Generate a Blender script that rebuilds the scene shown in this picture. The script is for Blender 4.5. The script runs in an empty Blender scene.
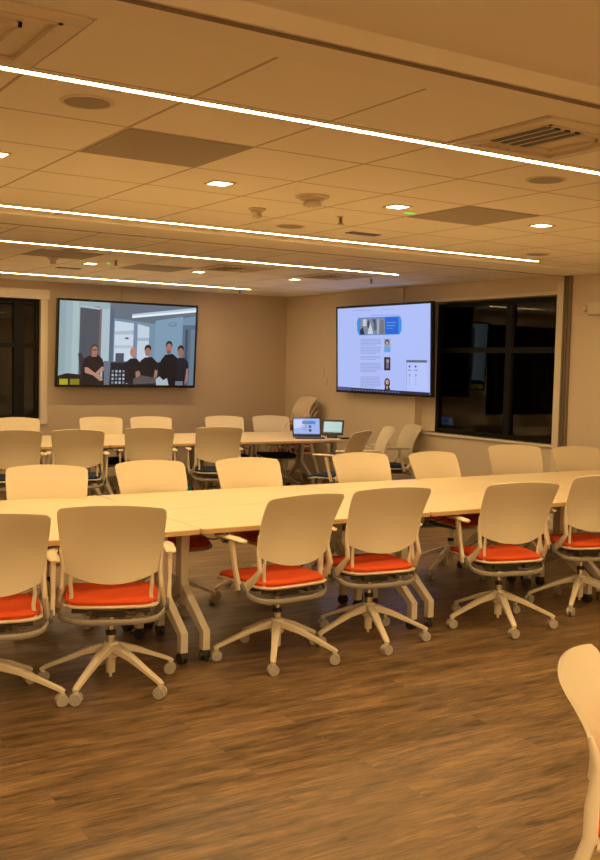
import bpy, bmesh, math, random
from mathutils import Vector, Matrix
random.seed(4)
C = bpy.context.scene.collection
PI = math.pi

# ---------------------------------------------------------------- materials
def lin(c):
    return tuple(((v/255)/12.92 if v/255 <= .04045 else ((v/255+.055)/1.055)**2.4) for v in c)
MATS = {}
def mat(name, col, rough=.5, metal=0., spec=.5, bump=None, emit=None, estr=1., vary=0.):
    if name in MATS: return MATS[name]
    m = bpy.data.materials.new(name); m.use_nodes = True; MATS[name] = m
    N, L = m.node_tree.nodes, m.node_tree.links; b = N['Principled BSDF']
    b.inputs['Base Color'].default_value = (*col, 1); b.inputs['Roughness'].default_value = rough
    b.inputs['Metallic'].default_value = metal; b.inputs['Specular IOR Level'].default_value = spec
    if emit:
        b.inputs['Emission Color'].default_value = (*emit, 1); b.inputs['Emission Strength'].default_value = estr
    if bump or vary:
        tc = N.new('ShaderNodeTexCoord'); nz = N.new('ShaderNodeTexNoise')
        L.new(tc.outputs['Object'], nz.inputs['Vector']); nz.inputs['Scale'].default_value = bump[0] if bump else 12
        nz.inputs['Detail'].default_value = 3
        if bump:
            bp = N.new('ShaderNodeBump'); bp.inputs['Strength'].default_value = bump[1]; bp.inputs['Distance'].default_value = .002
            L.new(nz.outputs['Fac'], bp.inputs['Height']); L.new(bp.outputs['Normal'], b.inputs['Normal'])
        if vary:
            mx = N.new('ShaderNodeMix'); mx.data_type = 'RGBA'
            mx.inputs['A'].default_value = (*[c*(1-vary) for c in col], 1); mx.inputs['B'].default_value = (*[min(1, c*(1+vary)) for c in col], 1)
            L.new(nz.outputs['Fac'], mx.inputs['Factor']); L.new(mx.outputs['Result'], b.inputs['Base Color'])
    return m

def math_node(N, L, op, a, b=None, clamp=False):
    n = N.new('ShaderNodeMath'); n.operation = op; n.use_clamp = clamp
    for i, v in enumerate((a, b)):
        if v is None: continue
        if isinstance(v, (int, float)): n.inputs[i].default_value = v
        else: L.new(v, n.inputs[i])
    return n.outputs[0]

def floor_mat():
    m = bpy.data.materials.new('wood_plank_floor'); m.use_nodes = True
    N, L = m.node_tree.nodes, m.node_tree.links; b = N['Principled BSDF']
    tc = N.new('ShaderNodeTexCoord')
    br = N.new('ShaderNodeTexBrick'); br.offset = .37; br.inputs['Scale'].default_value = 1
    br.inputs['Brick Width'].default_value = 1.22; br.inputs['Row Height'].default_value = .152
    br.inputs['Mortar Size'].default_value = .0015; br.inputs['Mortar Smooth'].default_value = .2; br.inputs['Bias'].default_value = 0
    br.inputs['Color1'].default_value = (0, 0, 0, 1); br.inputs['Color2'].default_value = (1, 1, 1, 1); br.inputs['Mortar'].default_value = (.5, .5, .5, 1)
    L.new(tc.outputs['Object'], br.inputs['Vector'])
    # per plank offset for the grain
    sep = N.new('ShaderNodeSeparateXYZ'); L.new(tc.outputs['Object'], sep.inputs[0])
    off = math_node(N, L, 'MULTIPLY', br.outputs['Color'], 7.0)
    cx = math_node(N, L, 'ADD', math_node(N, L, 'MULTIPLY', sep.outputs['X'], .9), off)
    cy = math_node(N, L, 'MULTIPLY', sep.outputs['Y'], 5.5)
    cmb = N.new('ShaderNodeCombineXYZ'); L.new(cx, cmb.inputs[0]); L.new(cy, cmb.inputs[1]); L.new(off, cmb.inputs[2])
    n1 = N.new('ShaderNodeTexNoise'); n1.inputs['Scale'].default_value = 2.9; n1.inputs['Detail'].default_value = 6
    n1.inputs['Roughness'].default_value = .62; n1.inputs['Distortion'].default_value = .5; L.new(cmb.outputs[0], n1.inputs['Vector'])
    cmb2 = N.new('ShaderNodeCombineXYZ'); L.new(math_node(N, L, 'MULTIPLY', cx, 3.), cmb2.inputs[0]); L.new(math_node(N, L, 'MULTIPLY', cy, 5.), cmb2.inputs[1])
    n2 = N.new('ShaderNodeTexNoise'); n2.inputs['Scale'].default_value = 3.5; n2.inputs['Detail'].default_value = 5; L.new(cmb2.outputs[0], n2.inputs['Vector'])
    fac = math_node(N, L, 'ADD', math_node(N, L, 'MULTIPLY', n1.outputs['Fac'], .62), math_node(N, L, 'MULTIPLY', n2.outputs['Fac'], .34))
    fac = math_node(N, L, 'ADD', fac, math_node(N, L, 'MULTIPLY', br.outputs['Color'], .05))
    cr = N.new('ShaderNodeValToRGB'); L.new(fac, cr.inputs[0]); e = cr.color_ramp.elements
    e[0].position = .38; e[0].color = (.065, .038, .018, 1); e[1].position = .66; e[1].color = (.33, .20, .095, 1)
    q = cr.color_ramp.elements.new(.5); q.color = (.170, .105, .050, 1)
    # pale limed flecks
    n3 = N.new('ShaderNodeTexNoise'); n3.inputs['Scale'].default_value = 9; n3.inputs['Detail'].default_value = 8; n3.inputs['Roughness'].default_value = .75
    L.new(cmb2.outputs[0], n3.inputs['Vector'])
    fl = math_node(N, L, 'MULTIPLY', math_node(N, L, 'SUBTRACT', n3.outputs['Fac'], .60, True), 3.5, True)
    mx = N.new('ShaderNodeMix'); mx.data_type = 'RGBA'; L.new(fl, mx.inputs['Factor']); L.new(cr.outputs[0], mx.inputs['A']); mx.inputs['B'].default_value = (.46, .35, .22, 1)
    mo = N.new('ShaderNodeMix'); mo.data_type = 'RGBA'; L.new(math_node(N, L, 'MULTIPLY', br.outputs['Fac'], .25), mo.inputs['Factor']); L.new(mx.outputs['Result'], mo.inputs['A']); mo.inputs['B'].default_value = (.05, .03, .02, 1)
    L.new(mo.outputs['Result'], b.inputs['Base Color'])
    b.inputs['Roughness'].default_value = .36; b.inputs['Specular IOR Level'].default_value = .42
    bp = N.new('ShaderNodeBump'); bp.inputs['Strength'].default_value = .25; bp.inputs['Distance'].default_value = .002
    L.new(fac, bp.inputs['Height']); L.new(bp.outputs['Normal'], b.inputs['Normal'])
    return m

def tile_mat():
    m = bpy.data.materials.new('ceiling_tile_grid'); m.use_nodes = True
    N, L = m.node_tree.nodes, m.node_tree.links; b = N['Principled BSDF']
    tc = N.new('ShaderNodeTexCoord'); sep = N.new('ShaderNodeSeparateXYZ'); L.new(tc.outputs['Object'], sep.inputs[0])
    ds = []
    for ax, o in (('X', 1.693), ('Y', 4.056)):
        v = math_node(N, L, 'DIVIDE', math_node(N, L, 'SUBTRACT', sep.outputs[ax], o - 61), .61)
        fr = math_node(N, L, 'FRACT', v)
        ds.append(math_node(N, L, 'MINIMUM', fr, math_node(N, L, 'SUBTRACT', 1., fr)))
    d = math_node(N, L, 'MINIMUM', *ds)
    ln = math_node(N, L, 'LESS_THAN', d, .0125)
    nz = N.new('ShaderNodeTexNoise'); nz.inputs['Scale'].default_value = 60; L.new(tc.outputs['Object'], nz.inputs['Vector'])
    mx = N.new('ShaderNodeMix'); mx.data_type = 'RGBA'; L.new(ln, mx.inputs['Factor'])
    mx.inputs['A'].default_value = (.93, .89, .80, 1); mx.inputs['B'].default_value = (.55, .48, .40, 1)  # shade of the T-bar reveals is put into the darker line colour
    L.new(mx.outputs['Result'], b.inputs['Base Color']); b.inputs['Roughness'].default_value = .9; b.inputs['Specular IOR Level'].default_value = .2
    bp = N.new('ShaderNodeBump'); bp.inputs['Strength'].default_value = .4; bp.inputs['Distance'].default_value = .004
    h = math_node(N, L, 'ADD', math_node(N, L, 'MULTIPLY', nz.outputs['Fac'], .1), math_node(N, L, 'LESS_THAN', d, .02))
    L.new(h, bp.inputs['Height']); L.new(bp.outputs['Normal'], b.inputs['Normal'])
    return m

def wood_top_mat():
    m = bpy.data.materials.new('maple_table_top'); m.use_nodes = True
    N, L = m.node_tree.nodes, m.node_tree.links; b = N['Principled BSDF']
    tc = N.new('ShaderNodeTexCoord'); mp = N.new('ShaderNodeMapping'); mp.inputs['Scale'].default_value = (1.2, 22, 4)
    L.new(tc.outputs['Object'], mp.inputs['Vector']); nz = N.new('ShaderNodeTexNoise'); nz.inputs['Scale'].default_value = 2; nz.inputs['Detail'].default_value = 5
    L.new(mp.outputs[0], nz.inputs['Vector']); cr = N.new('ShaderNodeValToRGB'); L.new(nz.outputs['Fac'], cr.inputs[0])
    e = cr.color_ramp.elements; e[0].position = .3; e[0].color = (.78, .64, .43, 1); e[1].position = .75; e[1].color = (.86, .74, .53, 1)
    L.new(cr.outputs[0], b.inputs['Base Color']); b.inputs['Roughness'].default_value = .42
    return m

def glass_mat(name, tint, refl):
    m = bpy.data.materials.new(name); m.use_nodes = True
    N, L = m.node_tree.nodes, m.node_tree.links; N.remove(N['Principled BSDF'])
    t = N.new('ShaderNodeBsdfTransparent'); t.inputs[0].default_value = (*tint, 1)
    g = N.new('ShaderNodeBsdfGlossy'); g.inputs['Roughness'].default_value = .01
    f = N.new('ShaderNodeFresnel'); f.inputs[0].default_value = refl
    mx = N.new('ShaderNodeMixShader'); L.new(f.outputs[0], mx.inputs[0]); L.new(t.outputs[0], mx.inputs[1]); L.new(g.outputs[0], mx.inputs[2])
    L.new(mx.outputs[0], N['Material Output'].inputs[0]); return m

def fabric(name, col):
    return mat(name, col, .85, 0, .2, bump=(400, .5), vary=.12)

SHELL = mat('cream_plastic', (.74, .655, .50), .42, bump=(300, .08))
FRAME = mat('cream_painted_metal', (.72, .64, .51), .38)
SLING = mat('pale_grey_plastic', (.30, .27, .23), .3)
WHEEL = mat('grey_wheel_rubber', (.42, .39, .35), .5)
BLACK = mat('black_plastic', (.018, .017, .016), .4)
CHROME = mat('chrome', (.75, .73, .70), .12, 1.)
ORANGE = fabric('orange_fabric', (.66, .085, .02))
BLUE = fabric('navy_fabric', (.024, .040, .085))
WHITEMET = mat('table_leg_paint', (.68, .63, .53), .4)
EDGE = mat('table_edge_band', (.60, .40, .19), .5)
WOOD = wood_top_mat()
WALL = mat('taupe_wall_paint', (.58, .48, .37), .85, spec=.2, bump=(90, .15))
WALLR = mat('light_wall_paint', (.70, .60, .48), .85, spec=.2, bump=(90, .15))
TRIM = mat('off_white_trim', (.76, .69, .58), .5)
TRACK = mat('brown_track', (.22, .17, .125), .5)
CEILP = mat('ceiling_paint', (.91, .87, .79), .9, spec=.2)
SHADOWGAP = mat('shadow_gap_and_slot_dark', (.22, .17, .12), .7)
GREYP = mat('grey_perforated_panel', (.42, .38, .33), .8, spec=.2, bump=(250, .4))
WINF = mat('dark_bronze_frame', (.010, .011, .010), .6, spec=.15)
NIGHT = mat('night_dark_exterior', (.010, .010, .009), .8)
GLASS = glass_mat('window_glass', (.82, .86, .84), 1.5)
CREAMD = mat('cream_device_plastic', (.66, .60, .50), .5)
WARM = (1.0, .665, .27)
STRIP = mat('led_strip_diffuser', (.8, .8, .8), .4, emit=(1.0, .68, .305), estr=65)
DOWN = mat('downlight_lens', (.8, .8, .8), .4, emit=(1.0, .72, .40), estr=22)
GREENL = mat('green_indicator', (.1, .5, .1), .4, emit=(.08, .75, .05), estr=1.2)

# ---------------------------------------------------------------- mesh builder
class MB:
    def __init__(s): s.v = []; s.f = []; s.m = []
    def add(s, vs, fs, mi=0):
        o = len(s.v); s.v += [tuple(v) for v in vs]
        for f in fs: s.f.append([i + o for i in f]); s.m.append(mi)
        return s
    def box(s, a, b, mi=0, M=None):
        (x0, y0, z0), (x1, y1, z1) = a, b
        vs = [Vector(p) for p in ((x0,y0,z0),(x1,y0,z0),(x1,y1,z0),(x0,y1,z0),(x0,y0,z1),(x1,y0,z1),(x1,y1,z1),(x0,y1,z1))]
        if M: vs = [M @ v for v in vs]
        return s.add(vs, [(0,3,2,1),(4,5,6,7),(0,1,5,4),(1,2,6,5),(2,3,7,6),(3,0,4,7)], mi)
    def prism(s, poly, h, M=None, mi=0):
        n = len(poly); vs = [Vector((x, y, 0)) for x, y in poly] + [Vector((x, y, h)) for x, y in poly]
        if M: vs = [M @ v for v in vs]
        return s.add(vs, [list(range(n))[::-1], list(range(n, 2*n))] + [(i, (i+1) % n, n+(i+1) % n, n+i) for i in range(n)], mi)
    def sweep(s, pts, secs, up=(0, 0, 1), n=10, mi=0, square=False):
        """pts path; secs list of (half width, half height) per point"""
        pts = [Vector(p) for p in pts]; up = Vector(up); k = len(pts)
        if len(secs) == 1: secs = secs * k
        if square:
            c = .78; prof = [(1,c),(c,1),(-c,1),(-1,c),(-1,-c),(-c,-1),(c,-1),(1,-c)]
        else: prof = [(math.cos(2*PI*i/n), math.sin(2*PI*i/n)) for i in range(n)]
        n = len(prof); vs = []
        for i, p in enumerate(pts):
            t = (pts[min(i+1, k-1)] - pts[max(i-1, 0)]).normalized()
            sd = t.cross(up)
            if sd.length < 1e-4: sd = t.cross(Vector((0, 1, 0)))
            sd.normalize(); u2 = sd.cross(t).normalized(); a, b = secs[i]
            for x, y in prof: vs.append(p + sd*x*a + u2*y*b)
        fs = [(i*n+j, i*n+(j+1) % n, (i+1)*n+(j+1) % n, (i+1)*n+j) for i in range(k-1) for j in range(n)]
        fs += [list(range(n))[::-1], [(k-1)*n+j for j in range(n)]]
        return s.add(vs, fs, mi)
    def lathe(s, prof, n=20, M=None, mi=0):
        """prof list of (r, z)"""
        vs = []
        for r, z in prof:
            for j in range(n): vs.append(Vector((r*math.cos(2*PI*j/n), r*math.sin(2*PI*j/n), z)))
        if M: vs = [M @ v for v in vs]
        k = len(prof)
        fs = [(i*n+j, i*n+(j+1) % n, (i+1)*n+(j+1) % n, (i+1)*n+j) for i in range(k-1) for j in range(n)]
        fs += [list(range(n))[::-1], [(k-1)*n+j for j in range(n)]]
        return s.add(vs, fs, mi)
    def sheet(s, fn, nu, nv, th, mi=0):
        P = [[Vector(fn(i/nu, j/nv)) for j in range(nv+1)] for i in range(nu+1)]
        A, B = [], []
        for i in range(nu+1):
            for j in range(nv+1):
                du = P[min(i+1, nu)][j] - P[max(i-1, 0)][j]; dv = P[i][min(j+1, nv)] - P[i][max(j-1, 0)]
                nn = du.cross(dv)
                nn = nn.normalized() if nn.length > 1e-9 else Vector((0, 1, 0))
                A.append(P[i][j] + nn*th/2); B.append(P[i][j] - nn*th/2)
        w = nv+1; o = len(A); fs = []
        for i in range(nu):
            for j in range(nv):
                a, b, c, d = i*w+j, (i+1)*w+j, (i+1)*w+j+1, i*w+j+1
                fs += [(a, b, c, d), (o+d, o+c, o+b, o+a)]
        rim = [i*w for i in range(nu+1)] + [nu*w+j for j in range(1, nv+1)] + [i*w+nv for i in range(nu-1, -1, -1)] + [j for j in range(nv-1, 0, -1)]
        for q in range(len(rim)):
            a, b = rim[q], rim[(q+1) % len(rim)]; fs.append((b, a, o+a, o+b))
        return s.add(A+B, fs, mi)
    def build(s, name, mats, parent=None, smooth=False, bevel=0, sub=0):
        me = bpy.data.meshes.new(name); me.from_pydata(s.v, [], s.f); me.update()
        bm = bmesh.new(); bm.from_mesh(me); bmesh.ops.recalc_face_normals(bm, faces=bm.faces); bm.to_mesh(me); bm.free()
        for m in (mats if isinstance(mats, (list, tuple)) else [mats]): me.materials.append(m)
        for p, mi in zip(me.polygons, s.m): p.material_index = mi
        o = bpy.data.objects.new(name, me); C.objects.link(o)
        if parent: o.parent = parent
        if smooth:
            for p in me.polygons: p.use_smooth = True
            me.set_sharp_from_angle(angle=math.radians(38))
        if bevel:
            b = o.modifiers.new('bevel', 'BEVEL'); b.width = bevel; b.segments = 2; b.limit_method = 'ANGLE'; b.angle_limit = .6
        if sub:
            q = o.modifiers.new('sub', 'SUBSURF'); q.levels = sub; q.render_levels = sub
        return o

def empty(name, loc=(0, 0, 0), rz=0):
    o = bpy.data.objects.new(name, None); o.empty_display_size = .1; o.location = loc; o.rotation_euler = (0, 0, rz); C.objects.link(o); return o
def tag(o, label, cat, group=None, kind=None):
    if label: o['label'] = label
    if cat: o['category'] = cat
    if group: o['group'] = group
    if kind: o['kind'] = kind
    return o
def struct(o): o['kind'] = 'structure'; return o
KIDS = {}
def copy_tree(o, parent=None):
    c = o.copy(); C.objects.link(c)
    if parent: c.parent = parent
    for ch in list(o.children): copy_tree(ch, c)
    return c

# ---------------------------------------------------------------- chair pieces
def shell_fn(zb0, zb1, zt, wb, wt, y0, lean, wrap):
    def fn(u, v):
        a = 2*u - 1
        zb = zb0 + (zb1 - zb0)*abs(a)**2.2
        ztt = zt - .020*a*a - .014*max(0, (abs(a)-.92)/.08)**2
        z = zb + (ztt - zb)*v
        t = (z - zb0)/(zt - zb0)
        w = wb + (wt - wb)*(1 - (1 - t)**1.6)
        x = a*w*(1 - .02*max(0, (abs(a)-.8)/.2)*max(0, (t-.85)/.15))
        y = y0 - lean*(.28*t + .72*t*t) + wrap*abs(a)**2*(1-.45*t) + .018*math.sin(PI*min(1, t*1.1))
        return (x, y, z)
    return fn

def caster_mb(R=.030, w=.017, gap=.007, sw=0.0):
    """origin at the stem top; wheel axle along local x"""
    m = MB()
    for s in (-1, 1):
        M = Matrix.Translation((s*(gap + w/2), 0, R)) @ Matrix.Rotation(PI/2, 4, 'Y')
        m.lathe([(R*.55, -w/2), (R*.93, -w/2), (R, -w/2+.004), (R, w/2-.004), (R*.93, w/2), (R*.8, w/2+.0005), (R*.55, w/2)], 18, M)
        m.lathe([(.009, -w/2-.001), (.009, w/2+.003)], 10, M)
    m.sweep([(0, -.024, R*1.1), (0, -.012, R*1.75), (0, .006, R*2.0)], [(.007, .006), (.009, .006), (.008, .006)], square=True)
    m.sweep([(0, 0, R*.8), (0, 0, R*2.6)], [(.0065, .0065)], n=10)
    return m

def make_task_chair(fabric_mat):
    r = empty('task_chair')
    # five-star base
    m = MB(); RB = .34; hub = .118
    for k in range(5):
        a = 2*PI*k/5; d = Vector((math.cos(a), math.sin(a), 0))
        pts = [d*.0 + Vector((0, 0, .188)), d*.05 + Vector((0, 0, .188)), d*.14 + Vector((0, 0, .162)), d*.24 + Vector((0, 0, .120)), d*(RB-.006) + Vector((0, 0, .080)), d*(RB+.013) + Vector((0, 0, .070))]
        m.sweep(pts, [(.026, .020), (.026, .021), (.021, .015), (.017, .011), (.015, .010), (.011, .007)], square=True)
        m.lathe([(.012, .055), (.013, .075)], 10, Matrix.Translation(d*RB))
    m.lathe([(.034, .14), (.040, .145), (.041, .206), (.034, .218), (.028, .220)], 20)
    m.lathe([(.008, .040), (.009, .062), (.023, .064), (.025, .143)], 16)
    m.build('base', FRAME, r, smooth=True)
    cm = caster_mb()
    first = None
    for k in range(5):
        a = 2*PI*k/5
        if first is None: o = first = cm.build('caster', WHEEL, r, smooth=True)
        else: o = first.copy(); C.objects.link(o); o.parent = r
        o.location = (math.cos(a)*RB, math.sin(a)*RB, .0); o.rotation_euler = (0, 0, a + (.9, -.5, 1.5, .3, -1.2)[k]); o['k'] = k
    m = MB(); m.lathe([(.024, .195), (.024, .265), (.020, .27)], 18); m.lathe([(.014, .265), (.014, .375)], 14)
    m.build('gas_column', CHROME, r, smooth=True)
    m = MB(); m.lathe([(.026, .256), (.026, .278), (.018, .280)], 16); m.build('column_collar', BLACK, r, smooth=True)
    # mechanism and lever
    m = MB(); m.box((-.07, -.10, .365), (.07, .09, .405)); m.box((-.18, -.03, .392), (.18, .05, .418)); m.box((-.12, -.15, .385), (-.09, .02, .41)); m.box((.09, -.15, .385), (.12, .02, .41))
    m.sweep([(-.19, -.12, .405), (.19, -.12, .405)], [(.012, .012)], n=10)
    m.build('mechanism', mat('dark_mechanism', (.10, .09, .08), .35, .6), r, bevel=.006)
    m = MB(); m.sweep([(.03, -.03, .375), (.10, -.08, .368), (.17, -.10, .366), (.235, -.10, .372)], [(.006, .006), (.006, .006), (.007, .005), (.014, .004)])
    m.build('height_lever', SLING, r, smooth=True)
    # sling / under-seat yoke
    m = MB(); pts = []
    for i in range(17):
        t = -1 + 2*i/16; a = PI*(i/16); cx = -math.copysign(abs(math.cos(a))**.6, math.cos(a)); pts.append((cx*.258, -.03 - .15*math.sin(a)**.6, .418 - .058*math.sin(a)**.5))
    m.sweep(pts, [(.008, .015)], up=(0, 0, 1), n=12)
    m.build('seat_yoke', SLING, r, smooth=True)
    # seat pan and cushion
    def seat_outline(k):
        q = 2*PI*k; c, s = math.cos(q), math.sin(q)
        e = .30
        return (.232*math.copysign(abs(c)**e, c), .225*math.copysign(abs(s)**e, s))
    def pad(z0, z1, gx, gy, nr=7, na=40, front=.03, bulge=.012):
        mb = MB(); vs = []; fs = []
        rings = [(.0, z1+bulge, 1), (.5, z1+bulge*.8, 1), (.85, z1+bulge*.2, 1), (.96, z1-.004, 1), (1., (z0+z1)/2, 1), (.97, z0+.001, 0), (.5, z0, 0), (0., z0, 0)]
        for (s_, z, _) in rings:
            for j in range(na):
                x, y = seat_outline(j/na); x *= s_*gx; y *= s_*gy
                if y > .10: z2 = z - front*((y-.10)/.14)**2
                else: z2 = z
                z2 += .006*(abs(x)/.24)**2.5
                x *= 1 - .04*max(0, (-y)/.24); y *= 1.12 if y > 0 else 1
                vs.append((x, y + .045, z2))
        k = len(rings)
        fs = [(i*na+j, i*na+(j+1) % na, (i+1)*na+(j+1) % na, (i+1)*na+j) for i in range(k-1) for j in range(na)]
        return mb.add(vs, fs)
    pad(.425, .443, 1.05, 1.05, bulge=0).build('seat_pan', FRAME, r, smooth=True)
    pad(.440, .470, 1., 1., bulge=.008).build('seat_cushion', fabric_mat, r, smooth=True)
    # backrest
    fn = shell_fn(.548, .605, .946, .222, .257, -.185, .105, .050)
    m = MB().sheet(fn, 36, 16, .009); m.build('backrest', SHELL, r, smooth=True)
    for s in (-1, 1):
        m = MB()
        a = Vector(fn(0 if s < 0 else 1, .10)); b = Vector(fn(.07 if s < 0 else .93, 0))
        m.sweep([Vector(fn(0 if s < 0 else 1, .38)), a, (s*.238, -.165, .535), (s*.250, -.115, .475), (s*.256, -.06, .43), (s*.256, -.03, .405)],
                [(.006, .006), (.012, .012), (.017, .013), (.022, .012), (.028, .014), (.024, .014)], up=(1, 0, 0))
        m.build('back_frame', FRAME, r, smooth=True)
        m = MB(); m.sweep([Vector(fn(.07 if s < 0 else .93, .12)), b + Vector((-s*.004, .004, 0)), (s*.196, -.142, .55), (s*.190, -.132, .49), (s*.196, -.15, .44)], [(.004, .006), (.007, .009), (.008, .010), (.008, .010), (.008, .010)], up=(1, 0, 0))
        m.build('lumbar_strut', FRAME, r, smooth=True)
        m = MB(); m.sweep([(s*.252, -.045, .415), (s*.284, -.045, .415)], [(.033, .033), (.033, .033)], n=18); m.build('arm_hub', mat('dark_grey_plastic', (.16, .15, .14), .4), r, smooth=True)
        m = MB(); m.sweep([(s*.282, -.035, .415), (s*.288, .0, .53), (s*.290, .035, .672)], [(.017, .012), (.014, .010), (.018, .012)], up=(1, 0, 0), square=True)
        arm = m.build('armrest', FRAME, r, smooth=True)
        m = MB(); ps = [(s*.285, -.09, .682), (s*.288, -.075, .684), (s*.288, .01, .686), (s*.285, .11, .685), (s*.278, .18, .682), (s*.276, .195, .680)]
        m.sweep(ps, [(.014, .006), (.026, .011), (.030, .013), (.031, .013), (.028, .011), (.016, .006)], n=14)
        m.build('arm_pad', SHELL, arm, smooth=True)
    return r

def make_side_chair():
    r = empty('stacking_side_chair')
    fn = shell_fn(.54, .60, .848, .205, .222, -.19, .085, .055)
    MB().sheet(fn, 28, 16, .010).build('backrest', SHELL, r, smooth=True)
    def outline(k):
        q = 2*PI*k; c, s = math.cos(q), math.sin(q); e = .42
        return (.215*math.copysign(abs(c)**e, c), .215*math.copysign(abs(s)**e, s))
    def pad(z0, z1, g, b):
        na = 40; vs = []; rings = [(0, z1+b), (.5, z1+b*.8), (.88, z1), (.97, z1-.004), (1, (z0+z1)/2), (.97, z0), (.4, z0), (0, z0)]
        for s_, z in rings:
            for j in range(na):
                x, y = outline(j/na); x *= s_*g; y *= s_*g
                vs.append((x, y+.038, z - (.025*((y-.1)/.13)**2 if y > .1 else 0)))
        return MB().add(vs, [(i*na+j, i*na+(j+1) % na, (i+1)*na+(j+1) % na, (i+1)*na+j) for i in range(len(rings)-1) for j in range(na)])
    pad(.428, .442, 1.05, 0).build('seat_pan', FRAME, r, smooth=True)
    pad(.442, .468, 1., .008).build('seat_cushion', ORANGE, r, smooth=True)
    for s in (-1, 1):
        a = Vector(fn(0 if s < 0 else 1, .14)); u = Vector((1, 0, 0))
        m = MB(); m.sweep([Vector(fn(0 if s < 0 else 1, .5)), a, (s*.222, -.150, .53), (s*.230, -.150, .45), (s*.238, -.18, .36), (s*.25, -.24, .18), (s*.255, -.30, .0)],
                          [(.008, .007), (.016, .012), (.019, .013), (.019, .013), (.018, .012), (.016, .011), (.015, .011)], up=(1, 0, 0))
        m.build('rear_leg', FRAME, r, smooth=True)
        m = MB(); m.sweep([(s*.235, -.13, .437), (s*.242, .08, .432), (s*.240, .20, .415), (s*.243, .235, .36), (s*.25, .265, .18), (s*.255, .285, .0)],
                          [(.012, .010), (.012, .011), (.013, .011), (.013, .011), (.012, .010), (.010, .010)], up=(1, 0, 0))
        m.build('front_leg', FRAME, r, smooth=True)
    return r

orange_chair = make_task_chair(ORANGE)
blue_chair = make_task_chair(BLUE)
used = set()
def put(proto, x, y, az, label, cat, group, z=0, spin=0):
    o = proto if proto.name not in used else copy_tree(proto)
    used.add(proto.name)
    o.location = (x, y, z); o.rotation_euler = (0, 0, -math.radians(az))
    if spin:
        for ch in o.children:
            if ch.name.startswith('caster'):
                k = ch['k']; a = 2*PI*k/5 + spin
                ch.location = (math.cos(a)*.34, math.sin(a)*.34, 0); ch.rotation_euler = (0, 0, a + (.9, -.5, 1.5, .3, -1.2)[k])
            elif ch.name.startswith('base'): ch.rotation_euler = (0, 0, spin)
    return tag(o, label, cat, group)

def spin_of(world_deg, az):   # angle of one base arm in the chair's own frame
    return math.radians(world_deg + az)
G1 = 'orange-seated task chairs on the near side of the front table'
near = [
 (1.3, 4.7, 14, 40, 'cream task chair with orange seat cut off by the left edge, before the front table'),
 (1.91, 4.72, 22, 4, 'cream task chair seen squarely from behind, left of the leg pair'),
 (2.895, 4.74, -5, 20, 'cream orange-seated chair turned left, armrest out, right of front leg pair'),
 (3.575, 4.81, 7, 36, 'cream orange-seated task chair, third from right on near side of front table'),
 (4.53, 4.71, 13, 27, 'cream orange-seated task chair, second from right on near side of front table'),
 (5.4, 4.82, 13, 69, 'cream orange-seated task chair partly cut by right edge, near side of front table'),
]
for x, y, az, sp, lb in near: put(orange_chair, x, y, az, lb, 'office chair', G1, spin=spin_of(sp, az))
G2 = 'orange-seated task chairs facing the camera behind the front table'
far = [
 (2.03, 6.07, 198, 10, 'cream chair facing camera behind front table, leftmost and pushed in closest'),
 (2.85, 6.14, 181, 50, 'cream chair facing camera behind front table, second from left, below the video call screen'),
 (3.59, 6.11, 183, 33, 'cream chair facing camera behind front table, third from left'),
 (4.65, 6.2, 184, 15, 'cream chair facing camera behind front table, in front of the wall screen and tablet'),
 (5.33, 6.1, 177, 60, 'cream chair facing camera behind front table, narrowest back, left of the dark window'),
 (6.48, 6.46, 200, 40, 'cream chair facing camera behind front table, below the window mullion'),
 (6.99, 6.16, 192, 5, 'cream chair facing camera behind front table, touching the one below the window mullion'),
]
for x, y, az, sp, lb in far: put(orange_chair, x, y, az, lb, 'office chair', G2, spin=spin_of(sp, az))
G3 = 'navy-seated task chairs on the near side of the rear table'
n2 = [
 (2.95, 9.85, 14, 20, 'tan-backed navy chair cut by the left edge, near side of rear table'),
 (3.58, 9.78, 20, 45, 'tan-backed navy chair second from left, near side of rear table'),
 (4.41, 9.93, 20, 10, 'tan-backed navy chair third from left, under the video call screen'),
 (5.18, 9.88, 16, 60, 'tan-backed navy chair turned slightly, left of the laptop, near side of rear table'),
 (6.2, 8.92, -30, 33, 'tan-backed navy chair turned left at the right end of the rear table'),
]
for x, y, az, sp, lb in n2: put(blue_chair, x, y, az, lb, 'office chair', G3, spin=spin_of(sp, az))
G4 = 'navy-seated task chairs facing the camera behind the rear table'
f2 = [
 (3.45, 11.36, 195, 20, 'cream chair facing camera behind rear table, beneath the left window'),
 (4.47, 11.36, 195, 45, 'cream chair facing camera behind rear table, under left half of video call screen'),
 (5.11, 11.36, 198, 10, 'cream chair facing camera behind rear table, under right half of video call screen'),
 (6.15, 11.36, 195, 60, 'cream chair facing camera behind rear table, first to the left of the laptop'),
 (6.85, 11.36, 195, 33, 'cream chair facing camera behind rear table, half hidden behind the open laptop'),
]
for x, y, az, sp, lb in f2: put(blue_chair, x, y, az, lb, 'office chair', G4, spin=spin_of(sp, az))
G5 = 'navy-seated task chairs standing by the wall screen'
put(blue_chair, 6.86, 9.34, -66, 'cream chair seen edge on, beside the tan-backed chair at the rear table end', 'office chair', G5, spin=.3)
put(blue_chair, 7.42, 9.58, -74, 'cream chair with armrest in side view, nearest the window wall under the wall screen', 'office chair', G5, spin=.7)

# foreground and stacked side chairs
side = make_side_chair()
put(side, 2.238, 1.68, 148, 'white four-legged side chair with orange seat, cut off at the bottom right corner', 'chair', None)
for k in range(5):
    o = put(side, 7.38 - .035*k, 11.74, -88, ['lowest', 'second lowest', 'middle', 'second highest', 'topmost'][k] + ' cream side chair in the stack in the room corner', 'chair', 'stacked side chairs in the corner', z=.100*k); o.rotation_euler.x = math.radians(2.2*k)

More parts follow.
